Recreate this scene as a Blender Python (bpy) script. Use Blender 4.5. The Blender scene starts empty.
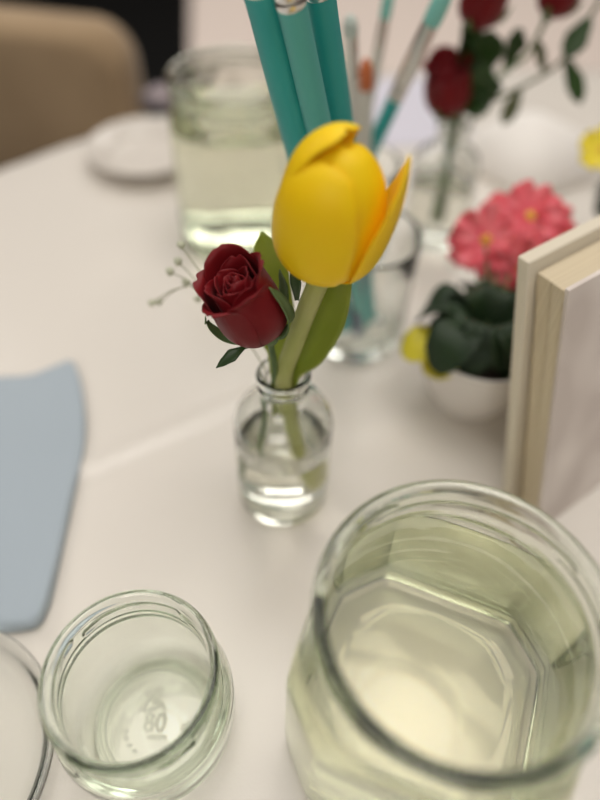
import bpy, math, random
from mathutils import Vector, Matrix
random.seed(7)
PI = math.pi
sc = bpy.context.scene
COL = sc.collection
R = math.radians

# ------------------------------------------------------------------ camera numbers (metres, tabletop is z = 0)
FPX, PITCH, ROLL, CAMH = 640.0, R(49.58), R(2.006), 0.316
_R0 = Vector((1, 0, 0)); FW = Vector((0, math.cos(PITCH), -math.sin(PITCH))); _U0 = _R0.cross(FW)
CR = _R0*math.cos(ROLL) + _U0*math.sin(ROLL)
CU = -_R0*math.sin(ROLL) + _U0*math.cos(ROLL)
CP = Vector((0, 0, CAMH))
def ray(px, py): return CR*((px-300)/FPX) - CU*((py-400)/FPX) + FW
def on(px, py, z=0.0):            # point of the photo at height z
    d = ray(px, py); return CP + d*((z-CAMH)/d.z)
def at(px, py, y):                # point of the photo at distance y
    d = ray(px, py); return CP + d*(y/d.y)

# ------------------------------------------------------------------ object helpers
WM = {}
def tag(o, label=None, cat=None, group=None, kind=None):
    if label: o['label'] = label
    if cat: o['category'] = cat
    if group: o['group'] = group
    if kind: o['kind'] = kind
    return o
def thing(name, label, cat, loc=(0, 0, 0), rot=None, group=None):
    o = bpy.data.objects.new(name, None); COL.objects.link(o)
    o.empty_display_size = 0.01
    m = Matrix.Translation(Vector(loc)) @ (rot.to_4x4() if rot else Matrix.Identity(4))
    o.matrix_world = m; WM[o] = m
    return tag(o, label, cat, group)
def smooth(me, ang=None):
    for p in me.polygons: p.use_smooth = True
    if ang is not None:
        try: me.set_sharp_from_angle(angle=R(ang))
        except Exception: pass
def obj(name, vf, mat, parent=None, ang=None, local=False, flat=False, solid=0, subd=0, bevel=0):
    verts, faces = vf
    if parent is not None and not local:
        inv = WM.get(parent)
        inv = inv.inverted() if inv is not None else Matrix.Identity(4)
        verts = [inv @ Vector(v) for v in verts]
    me = bpy.data.meshes.new(name)
    me.from_pydata([tuple(v) for v in verts], [], faces); me.validate(); me.update()
    import bmesh
    bm = bmesh.new(); bm.from_mesh(me); bmesh.ops.recalc_face_normals(bm, faces=bm.faces); bm.to_mesh(me); bm.free()
    if not flat: smooth(me, ang)
    me.materials.append(mat)
    o = bpy.data.objects.new(name, me); COL.objects.link(o)
    if parent is not None:
        o.parent = parent; WM[o] = WM.get(parent, Matrix.Identity(4))
    else: WM[o] = Matrix.Identity(4)
    if solid:
        md = o.modifiers.new('s', 'SOLIDIFY'); md.thickness = solid; md.offset = 0
    if bevel:
        md = o.modifiers.new('b', 'BEVEL'); md.width = bevel; md.segments = 3; md.limit_method = 'ANGLE'
    if subd:
        md = o.modifiers.new('d', 'SUBSURF'); md.levels = subd; md.render_levels = subd
    return o
def copy_tree(o, parent=None):
    c = o.copy(); COL.objects.link(c)
    if parent is not None: c.parent = parent
    for ch in list(o.children): copy_tree(ch, c)
    return c

def merge(*parts):
    V, F = [], []
    for v, f in parts:
        n = len(V); V += list(v); F += [tuple(i+n for i in q) for q in f]
    return V, F
def xf(vf, m):
    return [m @ Vector(v) for v in vf[0]], vf[1]
def box(x0, y0, z0, x1, y1, z1):
    v = [(x, y, z) for z in (z0, z1) for y in (y0, y1) for x in (x0, x1)]
    return v, [(0, 2, 3, 1), (4, 5, 7, 6), (0, 1, 5, 4), (2, 6, 7, 3), (0, 4, 6, 2), (1, 3, 7, 5)]
def lathe(prof, n=64, rf=None, cx=0, cy=0, z0=0):
    """prof: list of (r, z[, k]); r==0 closes with a pole; rf(r,z,th,k) may change r"""
    V, F, rings = [], [], []
    for p in prof:
        r, z = p[0], p[1]; k = p[2] if len(p) > 2 else None
        if r <= 1e-7:
            V.append((cx, cy, z+z0)); rings.append([len(V)-1])
        else:
            ids = []
            for i in range(n):
                t = 2*PI*i/n
                rr = rf(r, z, t, k) if rf else r
                V.append((cx+rr*math.cos(t), cy+rr*math.sin(t), z+z0)); ids.append(len(V)-1)
            rings.append(ids)
    for a, b in zip(rings, rings[1:]):
        if len(a) == 1 and len(b) == 1: continue
        for i in range(n):
            j = (i+1) % n
            if len(a) == 1: F.append((a[0], b[i], b[j]))
            elif len(b) == 1: F.append((a[i], b[0], a[j]))
            else: F.append((a[i], b[i], b[j], a[j]))
    return V, F
def catmull(pts, n=8):
    pts = [Vector(p) for p in pts]
    if len(pts) < 3:
        return [pts[0].lerp(pts[-1], i/n) for i in range(n+1)]
    P = [pts[0]*2-pts[1]] + pts + [pts[-1]*2-pts[-2]]
    out = []
    for i in range(1, len(P)-2):
        for k in range(n):
            t = k/n
            a, b, c, d = P[i-1], P[i], P[i+1], P[i+2]
            out.append(0.5*((2*b)+(c-a)*t+(2*a-5*b+4*c-d)*t*t+(3*b-a-3*c+d)*t**3))
    out.append(pts[-1]); return out
def sm2(prof, n=5):               # smooth an (r,z) profile
    q = catmull([Vector((p[0], p[1], 0)) for p in prof], n)
    return [(max(v.x, 0), v.y) for v in q]
def tube(pts, rad, n=12, sub=6, cap=True):
    P = catmull(pts, sub) if sub else [Vector(p) for p in pts]
    V, F = [], []
    up = None
    m = len(P)
    for i, p in enumerate(P):
        t = (P[min(i+1, m-1)]-P[max(i-1, 0)]).normalized()
        if up is None:
            up = t.orthogonal().normalized()
        up = (up - t*up.dot(t)).normalized(); sd = t.cross(up)
        r = rad(i/(m-1)) if callable(rad) else rad
        for k in range(n):
            a = 2*PI*k/n; V.append(p + up*(r*math.cos(a)) + sd*(r*math.sin(a)))
    for i in range(m-1):
        for k in range(n):
            j = (k+1) % n
            F.append((i*n+k, i*n+j, (i+1)*n+j, (i+1)*n+k))
    if cap:
        F.append(tuple(range(n-1, -1, -1))); F.append(tuple((m-1)*n+k for k in range(n)))
    return V, F
def ball(c, r, n=10, m=6, sc_=(1, 1, 1)):
    c = Vector(c); V, F = lathe([(0, -1)]+[(math.sin(PI*i/m), -math.cos(PI*i/m)) for i in range(1, m)]+[(0, 1)], n)
    return [c+Vector((v[0]*r*sc_[0], v[1]*r*sc_[1], v[2]*r*sc_[2])) for v in V], F
def interp(tab, v):
    for (a, x), (b, y) in zip(tab, tab[1:]):
        if v <= b: 
            t = (v-a)/(b-a); t = t*t*(3-2*t)*0.35+t*0.65
            return x+(y-x)*t
    return tab[-1][1]
def leaf(pts, width, nrm, fold=0.25, nu=6, sub=6, shape=None, wave=0):
    """blade along pts, width table over 0..1, nrm = upper side"""
    P = catmull(pts, sub); m = len(P); V, F = [], []
    nrm = Vector(nrm)
    for i, p in enumerate(P):
        v = i/(m-1); t = (P[min(i+1, m-1)]-P[max(i-1, 0)]).normalized()
        s = t.cross(nrm).normalized(); nn = s.cross(t)
        w = width*interp(shape or [(0, .25), (.15, .6), (.45, 1), (.75, .75), (.92, .3), (1, .02)], v)
        for k in range(nu+1):
            u = 2*k/nu-1
            V.append(p+s*(u*w)+nn*(abs(u)**1.5*w*fold+wave*w*math.sin(9*v+2*u)*abs(u)))
    for i in range(m-1):
        for k in range(nu):
            a = i*(nu+1)+k; F.append((a, a+1, a+nu+2, a+nu+1))
    return V, F
def petal(phi, rz, hw, nu=14, nv=20, edge=0.0, dz=0, ruff=0, seed=0, mid=0.0):
    """petal on a cup: rz = table v->(r,z), hw = table v->half width"""
    V, F = [], []
    rt = [(a, b[0]) for a, b in rz]; zt = [(a, b[1]) for a, b in rz]
    rc = catmull([Vector((b[0], b[1], a)) for a, b in rz], 8)
    for i in range(nv+1):
        v = i/nv
        q = rc[min(int(v*(len(rc)-1)+.5), len(rc)-1)]
        fi = v*(len(rc)-1); i0 = min(int(fi), len(rc)-2); q = rc[i0].lerp(rc[i0+1], fi-i0)
        r, z = max(q.x, 0.0005), q.y
        h = interp(hw, q.z)
        for k in range(nu+1):
            u = 2*k/nu-1
            a = phi+min(h/r, 2.4)*u
            rr = r*(1+edge*u*u*v)+mid*v*(1-u*u) + ruff*math.sin(5*u+seed+6*v)*v
            zz = z+dz*u*u*v + ruff*math.cos(4*u+seed*2+5*v)*v
            V.append((rr*math.cos(a), rr*math.sin(a), zz))
    for i in range(nv):
        for k in range(nu):
            a = i*(nu+1)+k; F.append((a, a+1, a+nu+2, a+nu+1))
    return V, F
def frame(axis, side):            # rotation with z = axis, x ~ side
    z = Vector(axis).normalized(); x = Vector(side); x = (x-z*x.dot(z)).normalized(); y = z.cross(x)
    return Matrix((x, y, z)).transposed()

# ------------------------------------------------------------------ materials
def nt(name):
    m = bpy.data.materials.new(name); m.use_nodes = True
    return m, m.node_tree, m.node_tree.nodes['Principled BSDF']
def mat(name, col, rough=.5, spec=.5, metal=0, sss=0, noise=None, bump=None, sheen=0, coat=0, trans=0):
    m, t, b = nt(name)
    b.inputs['Base Color'].default_value = (*col, 1); b.inputs['Roughness'].default_value = rough
    b.inputs['Specular IOR Level'].default_value = spec; b.inputs['Metallic'].default_value = metal
    b.inputs['Sheen Weight'].default_value = sheen; b.inputs['Coat Weight'].default_value = coat
    if sss:
        b.inputs['Subsurface Weight'].default_value = sss
        b.inputs['Subsurface Radius'].default_value = (.004, .003, .001); b.inputs['Subsurface Scale'].default_value = 1
    N, L = t.nodes, t.links
    tc = N.new('ShaderNodeTexCoord')
    if noise:                     # (scale, second colour, contrast)
        n = N.new('ShaderNodeTexNoise'); n.inputs['Scale'].default_value = noise[0]; n.inputs['Detail'].default_value = 4
        L.new(tc.outputs['Object'], n.inputs['Vector'])
        r = N.new('ShaderNodeMapRange'); r.inputs[1].default_value = .5-noise[2]; r.inputs[2].default_value = .5+noise[2]
        L.new(n.outputs['Fac'], r.inputs[0])
        mx = N.new('ShaderNodeMix'); mx.data_type = 'RGBA'
        mx.inputs[6].default_value = (*col, 1); mx.inputs[7].default_value = (*noise[1], 1)
        L.new(r.outputs[0], mx.inputs[0]); L.new(mx.outputs[2], b.inputs['Base Color'])
    if bump:                      # (scale, strength, distance)
        n = N.new('ShaderNodeTexNoise'); n.inputs['Scale'].default_value = bump[0]; n.inputs['Detail'].default_value = 3
        L.new(tc.outputs['Object'], n.inputs['Vector'])
        bp = N.new('ShaderNodeBump'); bp.inputs['Strength'].default_value = bump[1]; bp.inputs['Distance'].default_value = bump[2]
        L.new(n.outputs['Fac'], bp.inputs['Height']); L.new(bp.outputs[0], b.inputs['Normal'])
    return m
def leafmat(name, col, col2, rough=.4, tl=.3):
    m = mat(name, col, rough, .5, noise=(60, col2, .2))
    t = m.node_tree; b = t.nodes['Principled BSDF']; out = t.nodes['Material Output']
    tr = t.nodes.new('ShaderNodeBsdfTranslucent'); tr.inputs['Color'].default_value = (*[min(1, c*1.6) for c in col2], 1)
    mx = t.nodes.new('ShaderNodeMixShader'); mx.inputs[0].default_value = tl
    t.links.new(b.outputs[0], mx.inputs[1]); t.links.new(tr.outputs[0], mx.inputs[2]); t.links.new(mx.outputs[0], out.inputs[0])
    return m
def glassmat(name, col=(1, 1, 1), ior=1.5, vol=None, dens=0, rough=0.0):
    m = bpy.data.materials.new(name); m.use_nodes = True; t = m.node_tree; t.nodes.clear()
    o = t.nodes.new('ShaderNodeOutputMaterial'); g = t.nodes.new('ShaderNodeBsdfGlass')
    g.inputs['Color'].default_value = (*col, 1); g.inputs['IOR'].default_value = ior; g.inputs['Roughness'].default_value = rough
    t.links.new(g.outputs[0], o.inputs[0])
    if vol:
        v = t.nodes.new('ShaderNodeVolumeAbsorption'); v.inputs['Color'].default_value = (*vol, 1); v.inputs['Density'].default_value = dens
        t.links.new(v.outputs[0], o.inputs['Volume'])
    return m
M_glass = glassmat('jar_glass', (.99, 1, .985), 1.5, (.60, .70, .52), 32)
M_clear = glassmat('clear_glass', (.985, .99, .985), 1.48, (.62, .72, .58), 10)
M_water = glassmat('water', (1, 1, 1), 1.333, (.77, .70, .52), 6.5)

# ------------------------------------------------------------------ the tablecloth and the table
TC = Vector((.31, .0)); TR = .80
def cloth_mat():
    m, t, b = nt('tablecloth'); N, L = t.nodes, t.links
    b.inputs['Base Color'].default_value = (.735, .685, .62, 1); b.inputs['Roughness'].default_value = .27
    b.inputs['Specular IOR Level'].default_value = .55
    tc = N.new('ShaderNodeTexCoord')
    n = N.new('ShaderNodeTexNoise'); n.inputs['Scale'].default_value = 14; n.inputs['Detail'].default_value = 2
    w = N.new('ShaderNodeTexNoise'); w.inputs['Scale'].default_value = 900
    a = N.new('ShaderNodeBump'); a.inputs['Strength'].default_value = .25; a.inputs['Distance'].default_value = .003
    c = N.new('ShaderNodeBump'); c.inputs['Strength'].default_value = .12; c.inputs['Distance'].default_value = .0004
    L.new(tc.outputs['Object'], n.inputs['Vector']); L.new(tc.outputs['Object'], w.inputs['Vector'])
    L.new(n.outputs['Fac'], a.inputs['Height']); L.new(w.outputs['Fac'], c.inputs['Height'])
    L.new(a.outputs[0], c.inputs['Normal']); L.new(c.outputs[0], b.inputs['Normal'])
    return m
M_cloth = cloth_mat()
M_wood = mat('dark_wood', (.06, .035, .02), .5, bump=(40, .3, .001))
CA, CB = Vector((-.30, .10)), Vector((.12, .369))       # ironed fold running over the cloth
def fold_h(x, y):
    d = (CB-CA).normalized(); q = Vector((x, y))-CA
    s = q.dot(d); e = q.x*d.y-q.y*d.x
    if -.05 < s < .56:
        k = min(1, (s+.05)/.05, (.56-s)/.25)
        return .0030*k*math.exp(-(e/.0040)**2)
    return 0
def tablecloth():
    V, F = [], []
    radial = [0, .1, .2]
    r = .0
    n = 160
    rr = [0.0]
    while rr[-1] < TR: rr.append(min(TR, rr[-1]+.006))
    prof = [(x, 0.0) for x in rr[:-1]] + [(TR-.004, 0), (TR+.001, -.003), (TR+.004, -.012), (TR+.006, -.04), (TR+.012, -.10), (TR+.02, -.2), (TR+.03, -.32)]
    n = 900
    def rf(r, z, t, k):
        if z < -.003: return r + .018*min(1, -z*5)*math.sin(t*26+1.2*math.sin(3*t))
        return r
    v, f = lathe([(p[0], p[1]) for p in prof], n, rf, TC.x, TC.y)
    v = [(x, y, (z + fold_h(x, y)) if z > -.001 else z) for x, y, z in v]
    return v, f
o = obj('tablecloth', tablecloth(), M_cloth); tag(o, 'cream white tablecloth with an ironed fold covering the round table', 'tablecloth')
tb = thing('round_table', 'round table hidden beneath the cream white tablecloth', 'table', (TC.x, TC.y, -.74))
obj('tabletop', lathe([(0, -.03), (TR-.01, -.03), (TR-.004, -.026), (TR-.004, -.006), (TR-.01, -.0015), (0, -.0015)], 96, None, TC.x, TC.y), M_wood, tb)
obj('pedestal', lathe(sm2([(.0, -.74), (.28, -.74), (.28, -.72), (.08, -.69), (.045, -.6), (.045, -.2), (.09, -.05), (.2, -.03), (0, -.03)], 3), 40, None, TC.x, TC.y), M_wood, tb)

# ------------------------------------------------------------------ big glass jar
def octR(th, a, b, rot):
    best = 9
    for k in range(4):
        for ap, off in ((a, 0), (b, PI/4)):
            c = math.cos(th-rot-off-k*PI/2)
            if c > .3: best = min(best, ap/c)
    return best
def smin(a, b, k):
    h = max(k-abs(a-b), 0)/k
    return min(a, b)-h*h*k*.25
OROT = R(-21)
def ridge(z, zc, w): return math.exp(-((z-zc)/w)**2)
def big_outer(r, z, t, k):
    if k is not None and k < 0: return r
    rr = smin(r, octR(t, .0490, .0566, OROT)*(k or 1), .0085)
    # screw lugs on the neck
    for j in range(4):
        a = (t-j*PI/2-.4) % (2*PI)
        if a < 1.75:
            zc = .1155-.0042*a/1.75
            rr += .0013*ridge(z, zc, .0011)*min(1, a/.06, (1.75-a)/.06)
    return rr
def dense(a, b, n, k=None):
    return [(a[0]+(b[0]-a[0])*i/n, a[1]+(b[1]-a[1])*i/n, k) for i in range(n)]
def big_jar_mesh():
    out = [(0, .004, 1), (.015, .0035, 1), (.03, .003, 1), (.04, .0015, .86), (.06, .0006, .91), (.06, .0006, .93), (.06, .003, .975), (.06, .007, .995), (.06, .012, 1)]
    out += dense((.06, .02), (.0595, .082), 14, 1)
    sh = sm2([(.0595, .082), (.0575, .089), (.054, .0955), (.0495, .1015), (.0468, .1055), (.0462, .1085)], 5)
    out += [(r, z, 1) for r, z in sh]
    out += dense((.0462, .1090), (.0462, .1195), 22, 1)
    rim = [(.0462+.0019*(1-math.cos(a)), .1218-.0022*math.cos(a)) for a in (0,)]
    rim = []
    for i in range(13):                                     # rounded bead of the lip
        a = -PI/2+PI*i/12
        rim.append((.0461+.0022*math.cos(a), .1225+.0025*math.sin(a), -1))
    out += [(.0462, .1198, -1)]+rim
    inn = [(.0452, .1249, -1), (.0443, .1242, -1), (.0438, .123, -1), (.0436, .121, -1), (.0434, .118, -1), (.0434, .114, -1), (.0434, .109, -1)]
    sh2 = [(r-.003, z, 2) for r, z in sm2([(.0464, .1085), (.0472, .1055), (.0495, .1010), (.054, .0945), (.0575, .088), (.0595, .081)], 5)]
    inn += sh2 + [(.0565, .07, 2), (.0565, .05, 2), (.0565, .03, 2), (.0565, .014, 2), (.0565, .0095, 3), (.0565, .0075, 4), (.035, .0065, 5), (.02, .0068, 5), (0, .0072, 5)]
    def rf(r, z, t, k):
        if k in (2, 3, 4):
            s = {2: 1, 3: .985, 4: .95}[k]
            return smin(r, octR(t, .0466, .0541, OROT)*s, .0045)
        if k == 5: return r
        return big_outer(r, z, t, k)
    return lathe(out+inn, 256, rf)
def big_water_mesh(level):
    def rf(r, z, t, k):
        s = {2: 1, 3: .985, 4: .95, 5: 1}[k]
        if k == 5: return r
        return smin(r+.0002, octR(t, .0468, .0543, OROT)*s, .0045)
    sh2 = [(r-.003, z, 2) for r, z in sm2([(.0464, .1085), (.0472, .1055), (.0495, .1010), (.054, .0945), (.0575, .088), (.0595, .081)], 5) if z < level-.0004]
    re = sh2[0][0]
    p = [(0, .0070, 5), (.02, .0066, 5), (.035, .0063, 5), (.0565, .0073, 4), (.0565, .0093, 3), (.0565, .014, 2), (.0565, .03, 2), (.0565, .05, 2), (.0565, .07, 2)]
    p += sh2[::-1] + [(re-.0002, level+.0002, 2), (re-.002, level-.0002, 2), (re-.006, level-.0004, 5), (.02, level-.0004, 5), (0, level-.0004, 5)]
    return lathe(p, 256, rf)
BJ = Vector((.054, .0805, 0))
big = thing('glass_jar', 'large wide-mouthed glass jar of water in the right foreground, cut off by the frame', 'jar', BJ+Vector((0, 0, .0002)), None, 'large faceted glass jars of water')
obj('jar_body', big_jar_mesh(), M_glass, big, local=True)
obj('water', big_water_mesh(.0950), M_water, big, local=True)
b2 = copy_tree(big); b2.location = (-.053, .458, .0002); b2.rotation_euler = (0, 0, R(30))
tag(b2, 'blurred large glass jar of water behind the teal paintbrushes, left of the tulip', 'jar')

# ------------------------------------------------------------------ small glass jar
SJ = Vector((-.059, .0744, .0002))
def small_jar_mesh():
    out = [(0, .0035), (.018, .003), (.022, .0012), (.0265, 0), (.0285, .0002), (.0305, .0015), (.0325, .005)]
    out += sm2([(.0335, .008), (.0352, .016), (.0362, .026), (.0364, .036), (.0360, .042), (.0345, .0475), (.0325, .0505), (.0313, .0525)], 4)
    out += [(.0311, .0535+.0012*i) for i in range(10)]
    rim = [(.0309+.0021*math.cos(-PI/2+PI*i/12), .0685+.0025*math.sin(-PI/2+PI*i/12)) for i in range(13)]
    out += rim
    inn = [(.0302, .0709), (.0294, .0702), (.0289, .069), (.0287, .067), (.0286, .062), (.0286, .057), (.0287, .0535)]
    inn += sm2([(.0290, .051), (.0305, .0485), (.0325, .0455), (.0338, .041), (.0341, .035), (.0339, .026), (.0328, .016), (.0312, .0105)], 4)
    inn += [(.0295, .0078), (.027, .0062), (.0245, .0056), (.023, .0054), (.015, .0052), (0, .0052)]
    inn = inn[:-5]
    for i in range(150): inn.append((.0268-.0265*i/149, .0062-.0010*min(1, i/25)**.5, 1))
    inn.append((0, .0052))
    def rf(r, z, t, k):
        if k is None and .0525 < z < .066 and r > .0305:
            for j in range(4):
                a = (t-j*PI/2-R(62)) % (2*PI)
                if a < 1.45:
                    zc = .0632-.0050*a/1.45
                    r += .0016*ridge(z, zc, .0012)*min(1, a/.05, (1.45-a)/.05)
            r += .0007*ridge(z, .0545, .0008)
        return r
    V, F = lathe(out+inn, 512, rf)
    V = [(x, y, z + (relief(x, y) if z < .0063 and z > .0050 and x*x+y*y < .0269**2 else 0)) for x, y, z in V]
    return V, F
def seg_d(p, a, b):
    ab = b-a; t = max(0, min(1, (p-a).dot(ab)/max(ab.length_squared, 1e-12))); return (p-a-ab*t).length
def dot_at(px, py):
    p = on(px, py, .0057)-SJ; return Vector((p.x, p.y))
STROKES = []
def ell(c, rx, ry, n=14):
    q = [c+Vector((rx*math.cos(2*PI*i/n), ry*math.sin(2*PI*i/n))) for i in range(n+1)]
    STROKES.extend(zip(q, q[1:]))
_c = dot_at(149.5, 722); ell(_c+Vector((0, .0019)), .0014, .0014); ell(_c-Vector((0, .0015)), .0017, .0018)       # 8
_c = dot_at(161, 722); ell(_c, .0017, .0035)                                                                     # 0
_a = dot_at(157, 737); STROKES.append((_a-Vector((.0035, 0)), _a+Vector((.0035, 0))))
_t = [dot_at(*q) for q in ((142, 710), (153, 694), (165, 708))]
STROKES += [(_t[0], _t[1]), (_t[1], _t[2]), (_t[0], _t[0].lerp(_t[2], .55)), (_t[1]+Vector((0, -.002)), _t[0].lerp(_t[2], .6)+Vector((.001, .001)))]
for q in ((125, 731), (126, 738), (129, 745), (134, 751)):
    _q = dot_at(*q); STROKES.append((_q, _q+Vector((.0007, -.0002))))
_f = dot_at(185, 727); STROKES += [(_f+Vector((.001, .002)), _f+Vector((.001, -.002))), (_f+Vector((.001, .002)), _f+Vector((-.0013, -.0006))), (_f+Vector((-.0013, -.0006)), _f+Vector((.002, -.0006)))]
def relief(x, y):
    h = 0; r = math.hypot(x, y)
    if .0212 < r < .0232:
        a = (math.atan2(y, x)*84/(2*PI)) % 1-.5; d2 = (a*r*2*PI/84)**2+(r-.0222)**2
        h = max(h, 1.3*math.exp(-d2/.00050**2))
    if r < .021 and (abs(x) < .02):
        p = Vector((x, y)); d = min(seg_d(p, a, b) for a, b in STROKES)
        h = max(h, math.exp(-(d/.00040)**2))
    return .0009*h + .0004*math.exp(-((r-.0246)/.0007)**2)
sj = thing('glass_jar', 'small empty glass jar with embossed number on its base, front left', 'jar', SJ)
obj('jar_body', small_jar_mesh(), M_glass, sj, local=True)
# ------------------------------------------------------------------ small bottle used as a bud vase
BT = Vector((-.008, .2, .0002))
def bottle_mesh():
    out = [(0, .003), (.014, .0025), (.018, .0006), (.0215, 0), (.0238, .0012), (.025, .004)]
    out += [(.0252, .01), (.0252, .025), (.0252, .045), (.0252, .060)]
    out += sm2([(.0250, .0655), (.0232, .0715), (.0190, .0762), (.0142, .0795), (.0112, .0825), (.0106, .086), (.0106, .089)], 4)
    out += [(.0109, .0895), (.0122, .0902), (.0124, .0915), (.0122, .0928), (.0109, .0935), (.0107, .0945)]
    out += [(.0110+.0019*math.cos(-PI/2+PI*i/10), .0976+.0024*math.sin(-PI/2+PI*i/10)) for i in range(11)]
    inn = [(.0100, .0998), (.0092, .0990), (.0087, .0975), (.0086, .093), (.0086, .087)]
    inn += sm2([(.0092, .0820), (.0126, .0782), (.0176, .0744), (.0216, .0700), (.0232, .0650), (.0234, .06)], 4)
    inn += [(.0234, .045), (.0234, .025), (.0234, .010), (.0224, .0068), (.0195, .0054), (.01, .0052), (0, .0056)]
    return lathe(out+inn, 96)
def fill(prof, n=96): return lathe(prof, n)
bt = thing('glass_bottle', 'small clear glass bottle holding the yellow tulip and red rose', 'bottle', BT, None, 'small glass bottles used as bud vases')
obj('bottle_body', bottle_mesh(), M_clear, bt, local=True)
lv = .050
obj('water', fill([(0, .0054), (.01, .0050), (.0196, .0052), (.0226, .0067), (.0236, .010), (.0236, .025), (.0236, lv), (.0234, lv+.0006), (.022, lv), (.01, lv-.0002), (0, lv-.0002)]), M_water, bt, local=True)
bt2 = copy_tree(bt); bt2.location = (.105, .455, .0002)
tag(bt2, 'blurred glass bottle holding the tall red roses at the back', 'bottle')

# ------------------------------------------------------------------ tulip
M_yel = mat('tulip_yellow', (1.0, .66, .006), .5, .25, sss=.22, noise=(35, (1.0, .59, .005), .25))
M_tstem = leafmat('tulip_stem', (.42, .45, .12), (.52, .52, .2), .4, .12)
M_tleaf = leafmat('tulip_leaf', (.27, .34, .045), (.36, .41, .075), .4, .35)
def tulip():
    base = at(322, 266, .204); top = at(349, 128, .199)
    ax = (top-base).normalized()
    rot = frame(ax, (1, 0, 0)); Rm = rot.to_4x4()
    mouth = BT+Vector((.001, .001, .098))
    t = thing('tulip', 'yellow tulip in full closed bloom standing in the small bottle', 'flower', tuple(mouth))
    H = (top-base).length
    s = H/.069*.93
    rz = [(0, (.003, 0)), (.1, (.0150, .003)), (.25, (.0225, .013)), (.5, (.0250, .033)), (.75, (.0212, .051)), (.9, (.0145, .062)), (1, (.0085, .068))]
    hw = [(0, .004), (.1, .013), (.3, .0205), (.55, .0225), (.78, .0175), (.92, .0095), (1, .001)]
    def sc2(k, dz=1.0, add=0.0): return [(a, (r*k*s+add*a*a, z*s*dz)) for a, (r, z) in rz]
    hws = [(a, h*s) for a, h in hw]
    # phi: 0 = right, -90 = towards the camera
    rzi = [(0, (.003, 0)), (.1, (.0150, .003)), (.25, (.0222, .012)), (.5, (.0238, .031)), (.75, (.0200, .051)), (.9, (.0105, .0625)), (1, (.0012, .0660))]
    hwi = [(0, .004), (.1, .013), (.3, .0215), (.55, .0240), (.78, .0215), (.92, .0140), (1, .003)]
    def put(ph, tab, hws_, edge, mid=0.0, fr=1.0, fz=1.0):
        vf = petal(ph, [(a, (r*s*fr, z*s*fz)) for a, (r, z) in tab], [(a, h*s*fr) for a, h in hws_], edge=edge, mid=mid)
        obj('petal', xf(vf, Matrix.Translation(base) @ Rm), M_yel, t, solid=.0010, subd=1)
    put(R(-42), rzi, hwi, -.05, .0015, .97, 1.01)      # inner, facing the camera on the right
    put(R(75), rzi, hwi, -.02, 0, .84, .99)
    put(R(195), rzi, hwi, -.02, 0, .88, 1.00)
    put(R(140), rzi, [(a, h*1.05) for a, h in hwi], -.03, 0, 1.06, 1.11)     # outer, back left, the highest
    put(R(-122), [(0, (.003, 0)), (.1, (.0152, .003)), (.25, (.0232, .012)), (.5, (.0250, .029)), (.75, (.0225, .044)), (.9, (.0165, .0535)), (1, (.0105, .0575))],
        [(0, .004), (.1, .014), (.3, .0225), (.55, .0240), (.78, .0195), (.92, .0125), (1, .002)], -.01, .0008, 1.07, 1.10)
    put(R(-13), [(0, (.003, 0)), (.1, (.0152, .003)), (.25, (.0232, .012)), (.5, (.0264, .030)), (.75, (.0270, .047)), (.9, (.0256, .0585)), (1, (.0238, .0650))],
        [(0, .004), (.1, .013), (.3, .0215), (.55, .0215), (.78, .0160), (.92, .0080), (1, .0006)], .03, .0006, 1.06, 1.06)
    b0 = base - ax*.001
    st = [b0+ax*.003, b0-ax*.006, at(306, 312, .203), at(295, 342, .2015), mouth+Vector((-.001, 0, -.004)), BT+Vector((.004, .003, .06)), BT+Vector((.010, .006, .012))]
    obj('stem', tube(st, lambda v: .0046-.0006*v, 16, 8), M_tstem, t)
    lf = [BT+Vector((.003, .002, .075)), mouth+Vector((.003, .003, 0)), at(312, 350, .206), at(328, 312, .210), at(334, 275, .214), at(330, 240, .218)]
    obj('leaf', leaf(lf, .0105, (-.5, -.8, .35), .35, 8, 8, [(0, .35), (.3, .6), (.6, 1), (.8, .95), (.93, .6), (1, .05)]), M_tleaf, t, solid=.0006)
    lf = [BT+Vector((-.002, .003, .07)), mouth+Vector((-.003, .003, 0)), at(277, 345, .212), at(272, 310, .220), at(267, 265, .228), at(262, 232, .234)]
    obj('leaf', leaf(lf, .0098, (.4, -.8, .35), .3, 8, 8, [(0, .35), (.3, .6), (.6, 1), (.8, .9), (.93, .5), (1, .05)]), M_tleaf, t, solid=.0006)
    return t
tulip()

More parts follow.
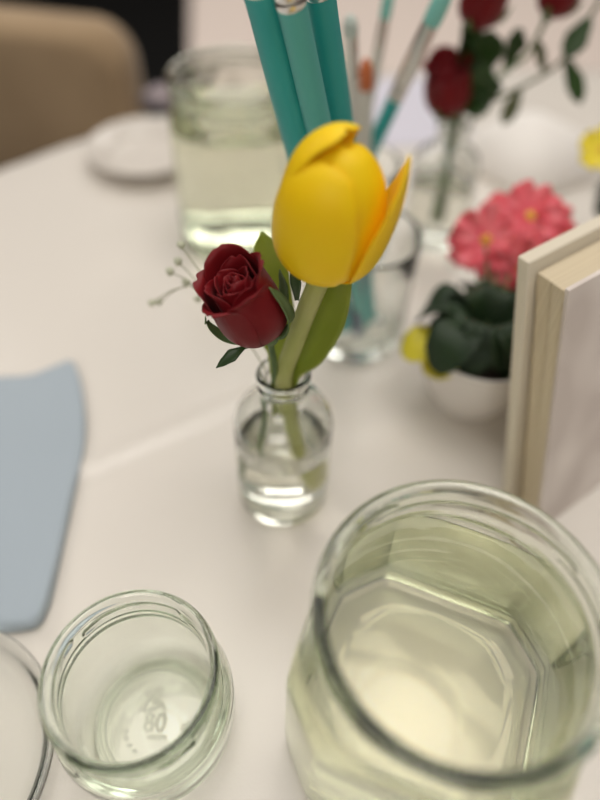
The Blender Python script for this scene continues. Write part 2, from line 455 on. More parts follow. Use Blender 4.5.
# ------------------------------------------------------------------ roses
M_red = mat('rose_red', (.14, .002, .005), .5, .3, sss=.04, noise=(90, (.19, .003, .007), .3), sheen=.03)
M_sep = leafmat('sepal_green', (.09, .16, .045), (.17, .25, .10), .5, .15)
M_dark = leafmat('rose_leaf', (.025, .06, .012), (.04, .09, .02), .4, .1)
def rose_head(t, base, axis, side, s=1.0, up_phi=PI/2, sepals=True, detail=True):
    M = Matrix.Translation(Vector(base)) @ frame(axis, side).to_4x4() @ Matrix.Scale(s, 4)
    # tight spiral heart
    V, F = [], []
    nu, nv = 90, 8
    for j in range(nv+1):
        v = j/nv
        for i in range(nu+1):
            u = i/nu
            a = u*2*PI*2.6
            r = (.0006+.0052*u)*(.55+.45*math.sin(PI*min(1, v*.62+.12)))
            r *= (1+.10*math.sin(3*a+1))
            z = .012+v*(.0185-.003*u+.0010*math.sin(2.3*a))
            V.append((r*math.cos(a), r*math.sin(a), z))
    for j in range(nv):
        for i in range(nu):
            a = j*(nu+1)+i; F.append((a, a+1, a+nu+2, a+nu+1))
    obj('petal', xf((V, F), M), M_red, t, solid=.0004*s)
    spec = [  # phi, radius, height, half width, flare, ruffle
        (R(20), .0068, .0300, .0085, .04), (R(140), .0074, .0302, .009, .04), (R(255), .0080, .0295, .009, .05),
        (R(75), .0092, .0318, .011, .06), (R(200), .0098, .0308, .011, .05), (R(320), .0104, .0290, .011, .05),
        (R(100), .0118, .0365, .0125, .02), (R(168), .0128, .0325, .0125, .06), (R(15), .0126, .0325, .0120, .06),
        (R(232), .0136, .0270, .0130, .10), (R(300), .0134, .0285, .0125, .06)]
    for n, (ph, r, h, w, e) in enumerate(spec):
        rz = [(0, (.002, .0005)), (.15, (r*.72, .003)), (.4, (r*1.0, h*.36)), (.7, (r*.98, h*.70)), (.9, (r*.93, h*.92)), (1, (r*(.97+e), h))]
        if n >= 6: rz[-1] = (1, (r*(1.02+e), h*.985))
        hw = [(0, .002), (.15, w*.62), (.5, w), (.8, w*.95), (.93, w*.68), (1, w*.22)]
        vf = petal(ph, rz, hw, 14, 16, edge=.05 if n >= 6 else -.02, ruff=.00035, seed=n*1.7)
        obj('petal', xf(vf, M), M_red, t, solid=.00045*s, subd=1 if detail else 0)
    obj('hip', xf(lathe(sm2([(0, -.006), (.0022, -.0055), (.0036, -.003), (.0034, 0), (.004, .002), (0, .003)], 3), 16), M), M_sep, t)
    if sepals:
        for ph, c in sepals:
            d = Vector((math.cos(ph), math.sin(ph), 0))
            pts = [Vector((0, 0, 0))+d*.002] + [d*a+Vector((0, 0, b)) for a, b in c]
            vf = leaf(pts, .0040, (-d.x*.3, -d.y*.3, 1) if c[0][1] < .002 else (d.x, d.y, .2), .3, 4, 6, [(0, .8), (.3, 1), (.6, .7), (.85, .45), (1, .05)])
            obj('sepal', xf(vf, M), M_sep, t, solid=.0004*s)
    return M
K = at(267, 333, .192)
rax = Vector((-.42, -.03, .90))
rose = thing('rose', 'dark red rose bud beside the yellow tulip in the small bottle', 'flower', tuple(BT+Vector((-.004, 0, .098))))
SP = [(R(185), [(.010, .001), (.0165, .006), (.0185, .013), (.0170, .018)]),
      (R(-18), [(.009, .002), (.0140, .008), (.0150, .017), (.0135, .024)]),
      (R(50), [(.010, .001), (.017, .008), (.019, .016)]),
      (R(120), [(.010, .0), (.018, .004), (.021, .010)])]
rose_head(rose, K, rax, (1, 0, 0), 1.06, sepals=SP)
mth = BT+Vector((-.004, 0, .098))
obj('stem', tube([K-rax.normalized()*.004, at(271, 345, .194), mth, BT+Vector((-.009, .004, .07)), BT+Vector((-.014, .002, .015))], .0014, 10, 8), M_sep, rose)
obj('sepal', leaf([K-rax.normalized()*.002, at(252, 343, .186), at(240, 350, .182), at(230, 357, .180), at(216, 368, .178)], .0027, (-.1, -.6, .8), .25, 4, 6, [(0, .5), (.2, .9), (.42, .3), (.5, .5), (.7, 1), (.88, .6), (1, .05)]), M_dark, rose, solid=.0004)
obj('leaf', leaf([at(297, 300, .200), at(296, 285, .198), at(294, 270, .197), at(291, 260, .196)], .0022, (0, -1, .3), .3, 4, 6, [(0, .4), (.4, 1), (.8, .7), (1, .05)]), M_dark, rose, solid=.0004)

# ------------------------------------------------------------------ gypsophila sprig
M_gyp = mat('pale_buds', (.55, .56, .42), .6)
M_gst = mat('sprig_stem', (.36, .36, .24), .6)
gy = thing('gypsophila_sprig', 'thin wispy sprig with tiny pale buds left of the red rose', 'flower', tuple(mth))
root = [mth+Vector((-.003, .002, -.02)), mth+Vector((-.005, .003, 0)), at(250, 345, .215), at(222, 308, .228), at(190, 285, .236)]
obj('stem', tube(root, .0004, 6, 6), M_gst, gy)
buds = [(181, 246), (170, 272), (159, 303), (186, 283), (198, 300), (214, 304), (205, 288), (178, 262), (152, 304)]
fk = [at(222, 308, .228), at(205, 295, .232), at(190, 285, .236)]
for i, (bx, by) in enumerate(buds):
    e = at(bx, by, .240); s0 = fk[i % 3] if bx < 205 else fk[0]
    obj('stem', tube([s0, (s0+e)/2+Vector((0, 0, .002)), e], .0003, 5, 4), M_gst, gy)
    V = [ball(e, .0013+.0005*(i % 2), 8, 6, (1, 1, 1.2))]
    for k in range(5):
        a = 2*PI*k/5; V.append(ball(e+Vector((math.cos(a)*.0013, math.sin(a)*.0013, .0010)), .0009, 6, 4))
    obj('bud', merge(*V), M_gyp, gy)

# ------------------------------------------------------------------ brushes in a tumbler
TB = Vector((.036, .335, .0002))
tm = thing('glass_tumbler', 'clear glass tumbler holding paintbrushes behind the tulip', 'glass', tuple(TB))
obj('tumbler_body', lathe([(0, .004), (.02, .003), (.024, .0005), (.030, 0), (.0325, .0015), (.034, .006), (.035, .03), (.0355, .06), (.036, .082), (.0358, .0835), (.0350, .0842), (.0342, .0835), (.0338, .082), (.0333, .06), (.0328, .03), (.0315, .012), (.029, .0085), (.015, .0075), (0, .0075)], 96), M_clear, tm, local=True)
M_teal = mat('teal_paint', (.028, .36, .35), .5, .4, coat=.05, noise=(30, (.035, .40, .38), .3))
M_teal2 = mat('pale_teal_paint', (.10, .45, .42), .55, .4)
M_silver = mat('brushed_ferrule', (.75, .73, .70), .28, metal=1)
M_brist = mat('pale_bristle', (.62, .68, .62), .7)
M_tbr = mat('teal_bristle', (.25, .62, .55), .6)
M_navy = mat('navy_paint', (.02, .06, .16), .35, coat=.3)
M_orange = mat('orange_paint', (.62, .16, .05), .35, coat=.3)
M_white = mat('white_paint', (.78, .74, .68), .4, coat=.2)
def brush(a, c, rad, label, hm, l_h, l_f, l_b, bm=M_brist, taper=.55, group='paintbrushes standing in the glass tumbler', crimps=3):
    """a = lower end of the handle, c = a point on the axis further up"""
    a = Vector(a); d = (Vector(c)-a).normalized()
    t = thing('paintbrush', label, 'paintbrush', tuple(a), frame(d, (1, 0, 0)), group)
    obj('handle', lathe(sm2([(0, 0), (rad*taper*.7, .001), (rad*taper, .005), (rad*.85, l_h*.35), (rad, l_h*.7), (rad*.96, l_h*.95), (rad*.9, l_h+.002), (0, l_h+.0025)], 4), 24), hm, t, local=True)
    f0 = l_h-.001; pr = [(0, f0), (rad*.95, f0), (rad*1.02, f0+.001)]
    for k in range(crimps):
        z = f0+.003+k*.004; pr += [(rad*1.02, z), (rad*.93, z+.0008), (rad*1.02, z+.0016)]
    pr += [(rad*1.0, f0+l_f*.8), (rad*.97, f0+l_f), (0, f0+l_f)]
    obj('ferrule', lathe(pr, 24), M_silver, t, local=True, ang=50)
    z = f0+l_f-.0005
    obj('bristles', lathe(sm2([(0, z), (rad*.93, z), (rad*1.05, z+l_b*.35), (rad*.9, z+l_b*.7), (rad*.35, z+l_b*.95), (0, z+l_b)], 4), 20), bm, t, local=True)
    return t
def brush_px(p0, y0, p1, y1, rad, label, hm, l_h, **kw):
    top = at(*p1, y1); bot = at(*p0, y0)
    return brush(bot, top, rad, label, hm, (top-bot).length, **kw)
brush_px((345, 325), .322, (261, -14), .268, .0076, 'teal paintbrush, leftmost of the three thick brushes above the tulip', M_teal, 0, l_f=.02, l_b=.03, taper=.7)
brush_px((362, 322), .327, (291, 2), .2595, .0059, 'paler teal paintbrush with visible silver ferrule, middle of the thick three', M_teal2, 0, l_f=.02, l_b=.03, taper=.7)
brush_px((370, 318), .345, (319, -9), .284, .0066, 'teal paintbrush, rightmost of the three thick brushes above the tulip', M_teal, 0, l_f=.02, l_b=.03, taper=.7)
tm2 = copy_tree(tm); TB2 = Vector((.0375, .434, .0002)); tm2.location = TB2; tm2.scale = (.86, .86, .9)
tag(tm2, 'clear glass tumbler almost hidden behind the yellow tulip bloom, holding slim brushes', 'glass')
G2 = 'slim paintbrushes standing behind the tulip'
brush_px((333, 230), .432, (396, 97), .405, .0050, 'teal paintbrush with long silver ferrule leaning to the right', M_teal, 0, l_f=.050, l_b=.024, bm=M_tbr, taper=.8, group=G2)
brush_px((346, 234), .446, (373, 84), .440, .0034, 'slim paintbrush with thin silver ferrule and pale teal tip', M_white, 0, l_f=.042, l_b=.03, bm=M_tbr, taper=.8, group=G2)
brush_px((357, 240), .420, (352, 76), .392, .0040, 'white-handled paintbrush right beside the thick teal brushes', M_white, 0, l_f=.026, l_b=.012, taper=.9, group=G2)
brush_px((366, 242), .425, (366, 90), .405, .0044, 'orange-tipped white-handled paintbrush left of the slim silver ferrule', M_white, 0, l_f=.002, l_b=.020, bm=M_orange, crimps=0, group=G2)
brush_px((358, 338), .326, (355, 262), .316, .0052, 'short navy blue paintbrush low in the tumbler under the tulip', M_navy, 0, l_f=.012, l_b=.008)

# ------------------------------------------------------------------ blue napkin
M_nap = mat('blue_cloth', (.40, .46, .51), .85, .2, bump=(700, .4, .0004), sheen=.2)
def napkin():
    outl = [(-70, 392), (-30, 384), (0, 378), (30, 375), (52, 367), (70, 361), (77, 372), (82, 395), (84, 430), (76, 475), (64, 530), (53, 580), (46, 605), (35, 622), (12, 627), (-20, 629), (-70, 633)]
    P = [on(x, y, .006) for x, y in outl]
    c = sum(P, Vector())/len(P); n = 120
    Q = catmull(P+[P[0]], 7)[:-1]
    V, F = [], []; n = len(Q)
    layers = [(.0, .0004, .97), (.0, .0003, 1.0), (0, .0018, 1.012), (0, .0030, 1.004), (0, .0038, 1.012), (0, .0055, 1.008), (0, .0068, .995), (0, .0075, .97), (0, .0078, .93), (0, .0078, .8), (0, .008, .6), (0, .0078, .3)]
    for _, z, k in layers:
        for q in Q:
            p = c+(q-c)*k
            zz = z+(.0012*math.sin(p.x*70+p.y*35) + .0006*math.sin(p.y*110) if z > .006 else 0)
            V.append((p.x, p.y, zz+.0002))
    for j in range(len(layers)-1):
        for i in range(n):
            k = (i+1) % n; F.append((j*n+i, j*n+k, (j+1)*n+k, (j+1)*n+i))
    V.append((c.x, c.y, .0080)); V.append((c.x, c.y, .0004))
    L = (len(layers)-1)*n
    for i in range(n):
        k = (i+1) % n; F.append((L+i, L+k, len(V)-2)); F.append((k, i, len(V)-1))
    return V, F
tag(obj('napkin', napkin(), M_nap), 'folded light blue cloth napkin at the left edge', 'napkin')

# ------------------------------------------------------------------ glass dish bottom left
DC = Vector((-.1555, .054, .0002))
dish = lathe([(0, .0012), (.020, .0012), (.022, 0), (.026, 0), (.03, .0012), (.047, .0018), (.051, .006), (.053, .0115), (.0545, .0125), (.056, .0115), (.0552, .0095), (.0535, .005), (.0505, .0002+.0), ][::-1][::-1][:0] +
   [(0, .0015), (.018, .0015), (.020, 0), (.024, 0), (.027, .0015), (.046, .0015), (.0505, .003), (.053, .008), (.0548, .0125), (.056, .0133), (.0574, .0125), (.0570, .0112), (.0555, .0108), (.0565, .0140), (.0560, .0152), (.0540, .0148), (.0520, .0095), (.0495, .0058), (.045, .0044), (.028, .0042), (.025, .003), (.020, .0032), (0, .0035)][:11] +
   [(.0574, .0142), (.0560, .0150), (.0545, .0145), (.0522, .0095), (.0495, .0058), (.045, .0044), (.028, .0042), (.025, .003), (.020, .0032), (0, .0035)], 96, None, DC.x, DC.y, .0002)
tag(obj('glass_saucer', dish, M_clear), 'clear round glass saucer cut off at the lower left corner', 'saucer')

# ------------------------------------------------------------------ standing book at the right
M_cover = mat('cream_board', (.70, .63, .50), .6, bump=(300, .1, .0003))
def page_mat():
    m, t, b = nt('page_edges'); N, L = t.nodes, t.links
    tc = N.new('ShaderNodeTexCoord'); w = N.new('ShaderNodeTexNoise'); w.inputs['Scale'].default_value = 1; w.inputs['Detail'].default_value = 2
    mp = N.new('ShaderNodeMapping'); mp.inputs['Scale'].default_value = (2, 900, 2)
    cr = N.new('ShaderNodeMix'); cr.data_type = 'RGBA'; cr.inputs[6].default_value = (.50, .40, .25, 1); cr.inputs[7].default_value = (.74, .65, .48, 1)
    L.new(tc.outputs['Object'], mp.inputs[0]); L.new(mp.outputs[0], w.inputs[0]); L.new(w.outputs['Fac'], cr.inputs[0]); L.new(cr.outputs[2], b.inputs['Base Color'])
    b.inputs['Roughness'].default_value = .7
    return m
M_page = page_mat()
def print_mat():
    m, t, b = nt('faded_print'); N, L = t.nodes, t.links
    tc = N.new('ShaderNodeTexCoord'); w = N.new('ShaderNodeTexNoise'); w.inputs['Scale'].default_value = 22; w.inputs['Detail'].default_value = 1
    r = N.new('ShaderNodeValToRGB'); r.color_ramp.elements[0].position = .38; r.color_ramp.elements[0].color = (.60, .52, .47, 1)
    r.color_ramp.elements[1].position = .6; r.color_ramp.elements[1].color = (.78, .70, .64, 1)
    L.new(tc.outputs['Object'], w.inputs[0]); L.new(w.outputs['Fac'], r.inputs[0]); L.new(r.outputs[0], b.inputs['Base Color'])
    b.inputs['Roughness'].default_value = .4
    return m
M_print = print_mat()
u = Vector((.80, .60, 0)).normalized(); nn = Vector((u.y, -u.x, 0))      # along the cover / out of the cover
B0 = on(538, 532, .0003)                                         # lower near corner of the front cover
LEAN = on(569, 291, .1403)-B0; LEAN.z = 0
book = thing('book', 'thick cream book standing upright and leaning back at the right edge', 'book', tuple(B0), Matrix((u, -nn, Vector((0, 0, 1)))).transposed())
def slab(d0, d1, L=.17, inset=.0, H=.14, top=0.0, fan0=0.0, fan1=0.0, z0=0):
    """sheet between depths d0..d1 behind the front cover"""
    v = []
    for z, k in ((z0, 0), (H+top, 1)):
        for d, f in ((d0, fan0), (d1, fan1)):
            for a in (inset, L):
                p = B0+u*a-nn*(d+f*k)+LEAN*k+Vector((0, 0, z)); v.append(p)
    return v, [(0, 2, 3, 1), (4, 5, 7, 6), (0, 1, 5, 4), (2, 6, 7, 3), (0, 4, 6, 2), (1, 3, 7, 5)]
obj('cover', slab(0, .0022, fan0=.0, fan1=.0), M_print, book, flat=True, bevel=.0004)
obj('pages', slab(.0022, .0085, inset=.0015, top=-.0025, fan1=.001), M_page, book, flat=True, bevel=.0006)
obj('pages', slab(.0087, .0150, inset=.0035, top=-.004, fan0=.001, fan1=.004), M_page, book, flat=True, bevel=.0006)
obj('cover', slab(.0205, .0262, inset=-.001, top=.001, fan0=.0015, fan1=.0025), M_cover, book, flat=True, bevel=.0008)
obj('pages', slab(.0152, .0203, inset=.008, top=-.006, fan0=.004, fan1=.002), M_page, book, flat=True, bevel=.0006)

# ------------------------------------------------------------------ potted primula behind the book
M_pot = mat('white_ceramic', (.76, .71, .66), .16, .6, coat=.5)
M_soil = mat('soil', (.03, .02, .012), .9)
M_pink = mat('pink_petal', (.72, .065, .10), .55, .3, sss=.1, noise=(120, (.82, .22, .25), .2))
M_eye = mat('yellow_eye', (.75, .42, .05), .6)
M_plf = leafmat('primula_leaf', (.006, .020, .004), (.012, .034, .007), .6, .04)
M_ylf = leafmat('yellow_leaf', (.58, .50, .02), (.70, .60, .04), .5, .2)
M_yfl = mat('yellow_petal', (.85, .68, .03), .5, sss=.1)
def flower(t, c, nrm, r, pm, em=M_eye, seed=0):
    rot = Matrix.Translation(Vector(c)) @ frame(nrm, (1, .1, 0)).to_4x4()
    V, F = [], []; nr, na = 8, 80
    V.append((0, 0, -.002))
    for j in range(1, nr+1):
        q = j/nr
        for i in range(na):
            a = 2*PI*i/na
            lob = abs(math.cos(2.5*a+seed))**.35
            notch = 1-.16*math.exp(-((((a+seed/2.5)*5/(2*PI)+.0) % 1-.5)/.5*3.2)**2 * 0 - (min((2.5*a+seed) % PI, PI-(2.5*a+seed) % PI)/.28)**2)
            rr = r*q*(.66+.34*lob*notch) if q > .35 else r*q*.9
            z = r*(.18*q*q) + r*.10*q*math.sin(10*a+seed*3)*q
            V.append((rr*math.cos(a), rr*math.sin(a), z))
    for i in range(na): F.append((0, 1+i, 1+(i+1) % na))
    for j in range(nr-1):
        for i in range(na):
            k = (i+1) % na; F.append((1+j*na+i, 1+(j+1)*na+i, 1+(j+1)*na+k, 1+j*na+k))
    fo = obj('flower', xf((V, F), rot), pm, t, solid=.0005)
    obj('flower_eye', xf(ball((0, 0, .0006), r*.16, 12, 6, (1, 1, .5)), rot), em, fo)
    return fo
def potted(c, label, cat, flowers, lvs, pot=True):
    c = Vector(c)
    t = thing('potted_primula', label, cat, tuple(c))
    obj('pot', lathe(sm2([(0, 0), (.018, 0), (.0225, .0012), (.028, .010), (.0325, .024), (.0340, .038), (.0338, .047), (.0346, .0495), (.0338, .0512), (.0325, .050), (.0318, .044), (.031, .034), (0, .033)], 4), 64), M_pot, t, local=True)
    obj('soil', lathe([(0, .036), (.0300, .036), (.0316, .040), (.02, .0425), (0, .044)], 32), M_soil, t, local=True)
    for (a, L, z1, w, m) in lvs:
        d = Vector((math.cos(R(a)), math.sin(R(a)), 0))
        pts = [c+Vector((0, 0, .042))+d*.004, c+d*(L*.45)+Vector((0, 0, .042+z1)), c+d*(L*.8)+Vector((0, 0, .042+z1*.95)), c+d*L+Vector((0, 0, .042+z1*.3))]
        obj('leaf', leaf(pts, w, (d.x*-.2, d.y*-.2, 1), .15, 8, 7, [(0, .2), (.3, .65), (.6, 1), (.85, .8), (.95, .5), (1, .15)], wave=.10), m, t, solid=.0006)
    for i, (p, n_, r, m) in enumerate(flowers):
        p = Vector(p); flower(t, p, n_, r, m, seed=i*1.3)
        obj('stem', tube([c+Vector((0, 0, .042))+(p-c)*.1, (c+p)/2+Vector((0, 0, .03)), p-Vector(n_).normalized()*.002], .0009, 6, 5), M_sep, t)
    return t
PC = on(463, 396, 0)+Vector((.002, .0, .0002)); PC.z = .0002
fl = [(at(486, 240, .325), (-.15, -.75, .65), .0215, M_pink), (at(530, 216, .345), (.2, -.6, .8), .0215, M_pink), (at(516, 266, .315), (.2, -.9, .4), .019, M_pink),
      (at(552, 232, .345), (.5, -.6, .6), .020, M_pink), (at(505, 218, .35), (-.1, -.3, .9), .018, M_pink), (at(520, 293, .305), (.1, -1, .2), .014, M_pink), (at(497, 268, .312), (-.1, -.95, .3), .013, M_pink), (at(470, 246, .33), (-.6, -.7, .3), .015, M_pink)]
lv_ = [(a, .034+.008*((i*7) % 3), .014+.006*((i*5) % 3), .0145, M_plf) for i, a in enumerate(range(-175, 180, 33)) if not -120 < a < -60]
lv_ += [(-109, .026, .030, .013, M_plf), (-76, .027, .032, .014, M_plf)]
lv_ += [(-30, .050, -.010, .014, M_plf), (-10, .052, -.012, .015, M_plf), (-120, .030, .022, .012, M_plf), (-50, .046, .004, .014, M_plf), (60, .03, .03, .014, M_plf), (120, .03, .03, .014, M_plf), (0, .03, .034, .015, M_plf), (-60, .028, .03, .015, M_plf), (180, .03, .026, .013, M_plf), (-150, .026, .026, .013, M_plf)]
lv_ += [(-170, .050, .010, .0135, M_ylf), (-150, .042, .002, .011, M_ylf)]
potted(PC, 'pink-flowered primula in a glossy white pot left of the book', 'potted plant', fl, lv_)
PC2 = Vector((.262, .425, .0002))
fl2 = [(at(602, 150, .41), (-.2, -.6, .7), .016, M_yfl), (at(640, 160, .42), (.2, -.6, .7), .016, M_yfl)]
lv2 = [(a, .046, .014+.006*((i*5) % 3), .0155, M_plf) for i, a in enumerate(range(-175, 180, 33))] + [(a, .028, .03, .015, M_plf) for a in range(0, 360, 60)]
potted(PC2, 'yellow-flowered primula at the right edge behind the book', 'potted plant', fl2, lv2)

# ------------------------------------------------------------------ tall red roses in the back bottle
m2 = Vector((.105, .455, .098)); foot = Vector((.105, .455, .02))
def back_rose(px, y, s, label, axis, leaves=()):
    b = at(*px, y); t = thing('rose', label, 'flower', tuple(m2), None, 'tall red roses in the back bottle')
    M = rose_head(t, b, axis, (1, 0, 0), s, sepals=[(R(a), [(.010, .001), (.016, .006), (.018, .013)]) for a in (0, 120, 240)], detail=False)
    a = Vector(axis).normalized(); off = Vector((random.uniform(-.003, .003), random.uniform(-.003, .003), 0))
    obj('stem', tube([b-a*.004, b-a*.03*s, (b+m2)/2+Vector((.004, .0, .0))+off, m2+off, foot+off*2], .0017, 8, 8), M_sep, t)
    for q0, q1, yy, w in leaves:
        p0, p1 = at(*q0, yy), at(*q1, yy-.01)
        obj('leaf', leaf([p0, p0.lerp(p1, .4)+Vector((0, 0, .004)), p0.lerp(p1, .75)+Vector((0, 0, .003)), p1], w, (0, -.6, .8), .2, 6, 6), M_dark, t, solid=.0005)
    return t
back_rose((449, 112), .450, 1.12, 'red rose bud low on the left above the back bottle', (-.25, -.1, .95),
          [((470, 112), (478, 60), .46, .013), ((475, 110), (492, 70), .45, .012), ((462, 110), (488, 112), .45, .010)])
back_rose((476, 24), .455, 1.05, 'red rose at the top edge above dark leaves, centre of the back roses', (.05, -.25, .9),
          [((470, 80), (462, 25), .46, .012), ((474, 84), (492, 30), .46, .013), ((478, 60), (466, 40), .455, .012), ((476, 118), (484, 84), .455, .012)])
back_rose((549, 14), .47, .95, 'red rose at the top edge, rightmost of the back roses', (.15, -.2, .9),
          [((505, 70), (524, 30), .47, .007)])
M_olive = leafmat('olive_leaf', (.10, .12, .04), (.15, .17, .07), .5, .2)
sp = thing('leafy_sprig', 'long arching green sprig with small pointed leaves, top right', 'plant', tuple(m2))
spts = [foot+Vector((.004, 0, 0)), m2+Vector((.003, 0, 0)), at(470, 110, .455), at(520, 88, .46), at(560, 62, .465), at(588, 20, .47), at(612, -20, .475)]
obj('stem', tube(spts, .0013, 8, 8), M_olive, sp)
for q0, q1, w in (((590, 18), (564, 58), .008), ((566, 58), (581, 104), .007), ((520, 88), (503, 125), .006), ((545, 72), (535, 40), .005)):
    p0, p1 = at(*q0, .468), at(*q1, .458)
    obj('leaf', leaf([p0, p0.lerp(p1, .4), p0.lerp(p1, .75), p1], w, (0, -.7, .7), .2, 6, 6), M_olive if w < .0065 else M_dark, sp, solid=.0005)

# ------------------------------------------------------------------ white things at the back
M_paper = mat('white_paper', (.86, .82, .77), .7)
M_lav = mat('lilac_paper', (.66, .64, .72), .6)
def folded_napkin():
    c = on(527, 165, 0); V, F = [], []; n, m = 48, 10
    for j in range(m+1):
        v = j/m
        for i in range(n):
            a = 2*PI*i/n
            rr = .056*(1-v**3)**.8*(1-.35*v)*(1+.10*math.cos(4*a+.6)) + .004
            V.append((c.x+rr*math.cos(a)*1.05-.004*v, c.y+rr*math.sin(a)*.9+.004*v, .0003+.046*v**.8))
    for j in range(m):
        for i in range(n):
            k = (i+1) % n; F.append((j*n+i, j*n+k, (j+1)*n+k, (j+1)*n+i))
    F.append(tuple(range(n-1, -1, -1))); F.append(tuple(m*n+i for i in range(n)))
    return V, F
tag(obj('napkin', folded_napkin(), M_paper), 'white napkin folded in a low heap behind the pink primula', 'napkin')
def sheet(c, w, h, rz, z=.0004, th=.0008):
    m = Matrix.Translation(Vector((c[0], c[1], z))) @ Matrix.Rotation(rz, 4, 'Z')
    return xf(box(-w/2, -h/2, 0, w/2, h/2, th), m)
p = on(405, 110, 0)
tag(obj('paper_sheet', sheet((p.x, p.y), .11, .15, R(12)), M_lav, flat=True), 'pale lilac-white sheet of paper lying behind the paintbrushes', 'paper')
PLc = on(148, 160, 0); M_sauc = mat('cream_ceramic', (.66, .61, .55), .3)
plate = lathe(sm2([(0, .001), (.028, .0), (.032, .001), (.036, .005), (.052, .013), (.0535, .0145), (.052, .0155), (.037, .009), (.030, .0045), (0, .004)], 4), 72, None, PLc.x, PLc.y, .0003)
tag(obj('saucer', plate, M_sauc), 'blurred white saucer at the far left of the table', 'saucer')
M_pouch = mat('mauve_cloth', (.30, .25, .26), .8)
M_pouchd = mat('dark_trim', (.04, .035, .04), .7)
pc = on(170, 97, 0); pc = Vector((pc.x+.002, pc.y-.02, .0003))
po = thing('pouch', 'small mauve grey pouch with dark trim on the far edge of the table', 'pouch', tuple(pc))
obj('pouch_body', lathe(sm2([(0, .001), (.016, .001), (.022, .007), (.020, .014), (.012, .018), (0, .019)], 4), 32, lambda r, z, t, k: r*(1+.12*math.cos(2*t))), M_pouch, po, local=True)
obj('trim', lathe(sm2([(.020, .0), (.0255, .001), (.0275, .005), (.0255, .009), (.022, .0075), (.019, .003), (.020, .0)], 3), 32, lambda r, z, t, k: r*(1+.12*math.cos(2*t))), M_pouchd, po, local=True)

# ------------------------------------------------------------------ chair, next table, floor, walls
M_fab = mat('tan_fabric', (.46, .33, .20), .9, .2, bump=(500, .3, .0006), sheen=.3, noise=(6, (.32, .22, .125), .2))
FLZ = -.74
ca = on(-120, -4, .05); cb = on(128, 22, .05)
cu = (cb-ca); cu.z = 0; cw = cu.length; cu.normalize(); cn = Vector((-cu.y, cu.x, 0))
mid = (ca+cb)/2
ch = thing('chair', 'tan upholstered chair with rounded backrest beyond the far left table edge', 'chair', (mid.x, mid.y, FLZ), Matrix((-cu, -cn, Vector((0, 0, 1)))).transposed())
hwid = cw/2
def rbox(w, d, z0, z1, r, thick_r, n=10):
    """cushion: rounded rectangle outline in x-z, extruded along y"""
    out = []
    for cx, cz, a0 in ((w-r, z1-r, 0), (-w+r, z1-r, 90), (-w+r*.5, z0+r*.5, 180), (w-r*.5, z0+r*.5, 270)):
        rr = r if a0 < 180 else r*.5
        for i in range(n+1):
            a = R(a0+90*i/n); out.append((cx+rr*math.cos(a), cz+rr*math.sin(a)))
    cz = (z0+z1)/2; V, F = [], []; m = len(out); lay = []
    for i in range(9):
        a = -PI/2+PI*i/8; lay.append((d*math.sin(a), thick_r*(math.cos(a)-1)))
    for y, ins in lay:
        for x, z in out:
            kx = 1+ins/w; kz = 1+ins/((z1-z0)/2)
            V.append((x*kx, y, cz+(z-cz)*kz))
    for j in range(len(lay)-1):
        for i in range(m):
            k = (i+1) % m; F.append((j*m+i, j*m+k, (j+1)*m+k, (j+1)*m+i))
    F.append(tuple(range(m-1, -1, -1))); F.append(tuple((len(lay)-1)*m+i for i in range(m)))
    return V, F
obj('backrest', rbox(hwid, .035, .40, .79, .045, .02), M_fab, ch, local=True)
obj('seat', xf(rbox(hwid, .045, -.42, .0, .04, .02), Matrix.Translation((0, 0, .42)) @ Matrix.Rotation(R(90), 4, 'X') @ Matrix.Identity(4)), M_fab, ch, local=True) if False else \
    obj('seat', box(-hwid+.01, -.36, .38, hwid-.01, -.02, .46), M_fab, ch, local=True, bevel=.02)
for sx in (-1, 1):
    for yy in (-.32, -.04):
        obj('leg', tube([(sx*(hwid-.04), yy, .385), (sx*(hwid-.03), yy+(.01 if yy > -.1 else -.01), .0)], lambda v: .017-.005*v, 12, 0), M_wood, ch, local=True)

M_skirt = mat('pinkish_cloth', (.78, .67, .60), .75, .3)
LZ = -.25
qa, qb = on(190, -10, LZ), on(188, 95, LZ)
ld = (qb-qa); ld.z = 0; ld.normalize(); lr = Vector((-ld.y, ld.x, 0))
LO = qa - ld*.5                                        # far left corner
def low_cloth():
    W_, D_ = 1.55, .5+(qb-qa).length-.02
    zs = [0, -.003, -.02, -.06, -.12, -.2, -.3, -.4, -.48]
    def per(s):
        if s < W_: return LO+lr*s, -ld
        s -= W_
        if s < D_: return LO+lr*W_+ld*s, lr
        s -= D_
        if s < W_: return LO+lr*(W_-s)+ld*D_, ld
        return LO+ld*(D_-(s-W_)), -lr
    T = 2*(W_+D_); n = 520; V, F = [], []
    for z in zs:
        for i in range(n):
            p, d = per(T*i/n); s_ = T*i/n
            w = (.010*math.sin(s_*38+1.5*math.sin(s_*7))+.006)*min(1, -z*5) if z < -.01 else (0 if z < -.001 else -.004)
            V.append((p.x+d.x*w, p.y+d.y*w, LZ+z))
    for j in range(len(zs)-1):
        for i in range(n):
            k = (i+1) % n; F.append((j*n+i, j*n+k, (j+1)*n+k, (j+1)*n+i))
    # gently draped top with a few broad creases
    nu, nv = 120, 50; b = len(V)
    for j in range(nv+1):
        for i in range(nu+1):
            p = LO+lr*(.004+(W_-.008)*i/nu)+ld*(.004+(D_-.008)*j/nv)
            ed = min(1, min(i, nu-i)/6, min(j, nv-j)/6)
            a = p.dot(lr); c = p.dot(ld)
            z = .006*ed*max(0, math.sin((a*1.4+c*.9)*16))**2*(1 if a > .25 else 0)
            V.append((p.x, p.y, LZ+z+.0002))
    for j in range(nv):
        for i in range(nu):
            q = b+j*(nu+1)+i; F.append((q, q+1, q+nu+2, q+nu+1))
    return V, F, W_, D_
lv_c = low_cloth()
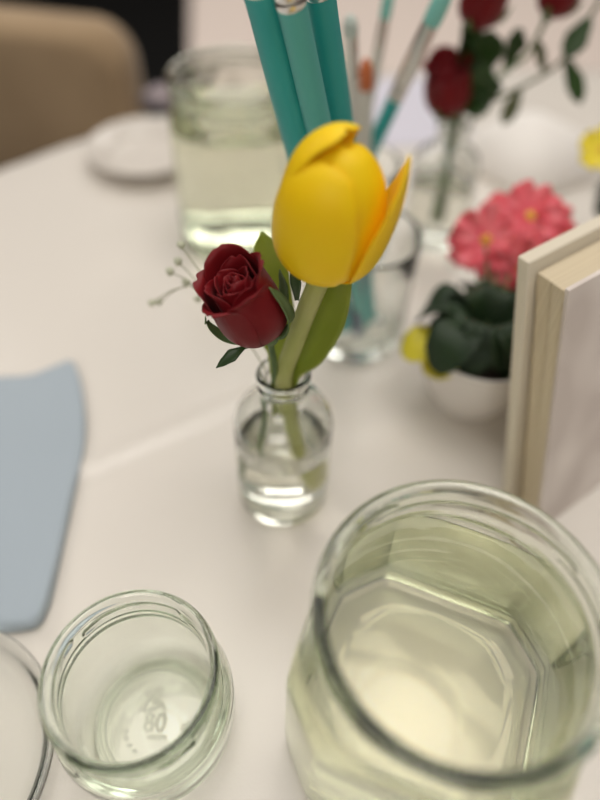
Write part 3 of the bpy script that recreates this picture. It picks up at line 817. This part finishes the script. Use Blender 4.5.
tag(obj('tablecloth', lv_c[:2], M_skirt), 'pinkish cream cloth over the low side table at the top of the photo', 'tablecloth')
W_, D_ = lv_c[2], lv_c[3]
lc = LO+lr*(W_/2)+ld*(D_/2)
lt = thing('side_table', 'low side table standing under the pinkish cream cloth', 'table', (lc.x, lc.y, FLZ), Matrix((lr, -ld, Vector((0, 0, 1)))).transposed())
hz = LZ-FLZ
obj('tabletop', box(-W_/2+.01, -D_/2+.01, hz-.03, W_/2-.01, D_/2-.01, hz-.004), M_wood, lt, flat=True, local=True)
for sx in (-1, 1):
    for sy in (-1, 1):
        x, y = sx*(W_/2-.06), sy*(D_/2-.06)
        obj('leg', box(x-.02, y-.02, 0, x+.02, y+.02, hz-.03), M_wood, lt, flat=True, local=True)
M_floor = mat('dark_carpet', (.012, .012, .012), .95, .1, bump=(300, .5, .003))
M_wall = mat('warm_wall', (.22, .17, .13), .9)
o = obj('floor', box(-3, -2.5, FLZ-.05, 3, 4, FLZ), M_floor, flat=True); o['kind'] = 'structure'
o = obj('wall_back', box(-3, 4, FLZ, 3, 4.1, 1.9), M_wall, flat=True); o['kind'] = 'structure'
o = obj('wall_left', box(-3.1, -2.5, FLZ, -3, 4.1, 1.9), M_wall, flat=True); o['kind'] = 'structure'
o = obj('wall_right', box(3, -2.5, FLZ, 3.1, 4.1, 1.9), M_wall, flat=True); o['kind'] = 'structure'

# ------------------------------------------------------------------ light
def area(name, loc, size, power, col, target=(0, .2, 0), sy=None):
    l = bpy.data.lights.new(name, 'AREA'); l.energy = power; l.color = col
    l.shape = 'RECTANGLE'; l.size = size; l.size_y = sy or size
    o = bpy.data.objects.new(name, l); COL.objects.link(o); o.location = loc
    o.rotation_euler = (Vector(target)-Vector(loc)).to_track_quat('-Z', 'Y').to_euler()
    return o
area('ceiling_or_fill_lamp', (.15, .45, 1.85), 1.3, 26, (1, .95, .90), sy=1.0)
area('ceiling_or_fill_lamp', (-1.8, 1.5, 1.8), 1.2, 14, (1, .95, .90), sy=.8)
area('ceiling_or_fill_lamp', (.2, 2.4, 1.8), 1.4, 22, (1, .95, .90), sy=.7, target=(.2, 1.3, 0))
area('ceiling_or_fill_lamp', (-.4, -1.6, 1.5), 1.3, 18, (1, .95, .90), sy=.8)  # unseen fill light added behind the camera to brighten faces turned towards it
w = bpy.data.worlds.new('room_light'); sc.world = w; w.use_nodes = True
N, L = w.node_tree.nodes, w.node_tree.links
bg = N['Background']; tc = N.new('ShaderNodeTexCoord'); sx = N.new('ShaderNodeSeparateXYZ'); cr = N.new('ShaderNodeValToRGB')
L.new(tc.outputs['Generated'], sx.inputs[0]); L.new(sx.outputs['Z'], cr.inputs[0])
cr.color_ramp.elements[0].position = .0; cr.color_ramp.elements[0].color = (.07, .06, .05, 1)
cr.color_ramp.elements[1].position = .75; cr.color_ramp.elements[1].color = (.90, .86, .80, 1)
L.new(cr.outputs[0], bg.inputs[0]); bg.inputs[1].default_value = .75

# ------------------------------------------------------------------ camera
cd = bpy.data.cameras.new('camera'); cam = bpy.data.objects.new('camera', cd); COL.objects.link(cam)
cd.sensor_fit = 'VERTICAL'; cd.sensor_height = 36; cd.sensor_width = 27; cd.lens = FPX/800*36; cd.clip_start = .01; cd.clip_end = 50
cam.matrix_world = Matrix.Translation(CP) @ Matrix((CR, CU, -FW)).transposed().to_4x4()
cd.dof.use_dof = True; cd.dof.focus_distance = .257; cd.dof.aperture_fstop = 2.2; cd.dof.aperture_blades = 0
sc.camera = cam

# ------------------------------------------------------------------ render settings that the scene owns
sc.view_settings.view_transform = 'Standard'; sc.view_settings.look = 'None'; sc.view_settings.gamma = 1
sc.view_settings.exposure = -0.68; sc.view_settings.use_curve_mapping = False
cy = sc.cycles
cy.max_bounces = 24; cy.transmission_bounces = 20; cy.glossy_bounces = 8; cy.diffuse_bounces = 5; cy.transparent_max_bounces = 16; cy.volume_bounces = 0
cy.caustics_reflective = True; cy.caustics_refractive = True; cy.blur_glossy = 0.0
cy.use_denoising = True; cy.denoiser = 'OPENIMAGEDENOISE'; cy.denoising_input_passes = 'RGB_ALBEDO_NORMAL'; cy.denoising_prefilter = 'ACCURATE'
cy.sample_clamp_indirect = 60; cy.use_adaptive_sampling = False
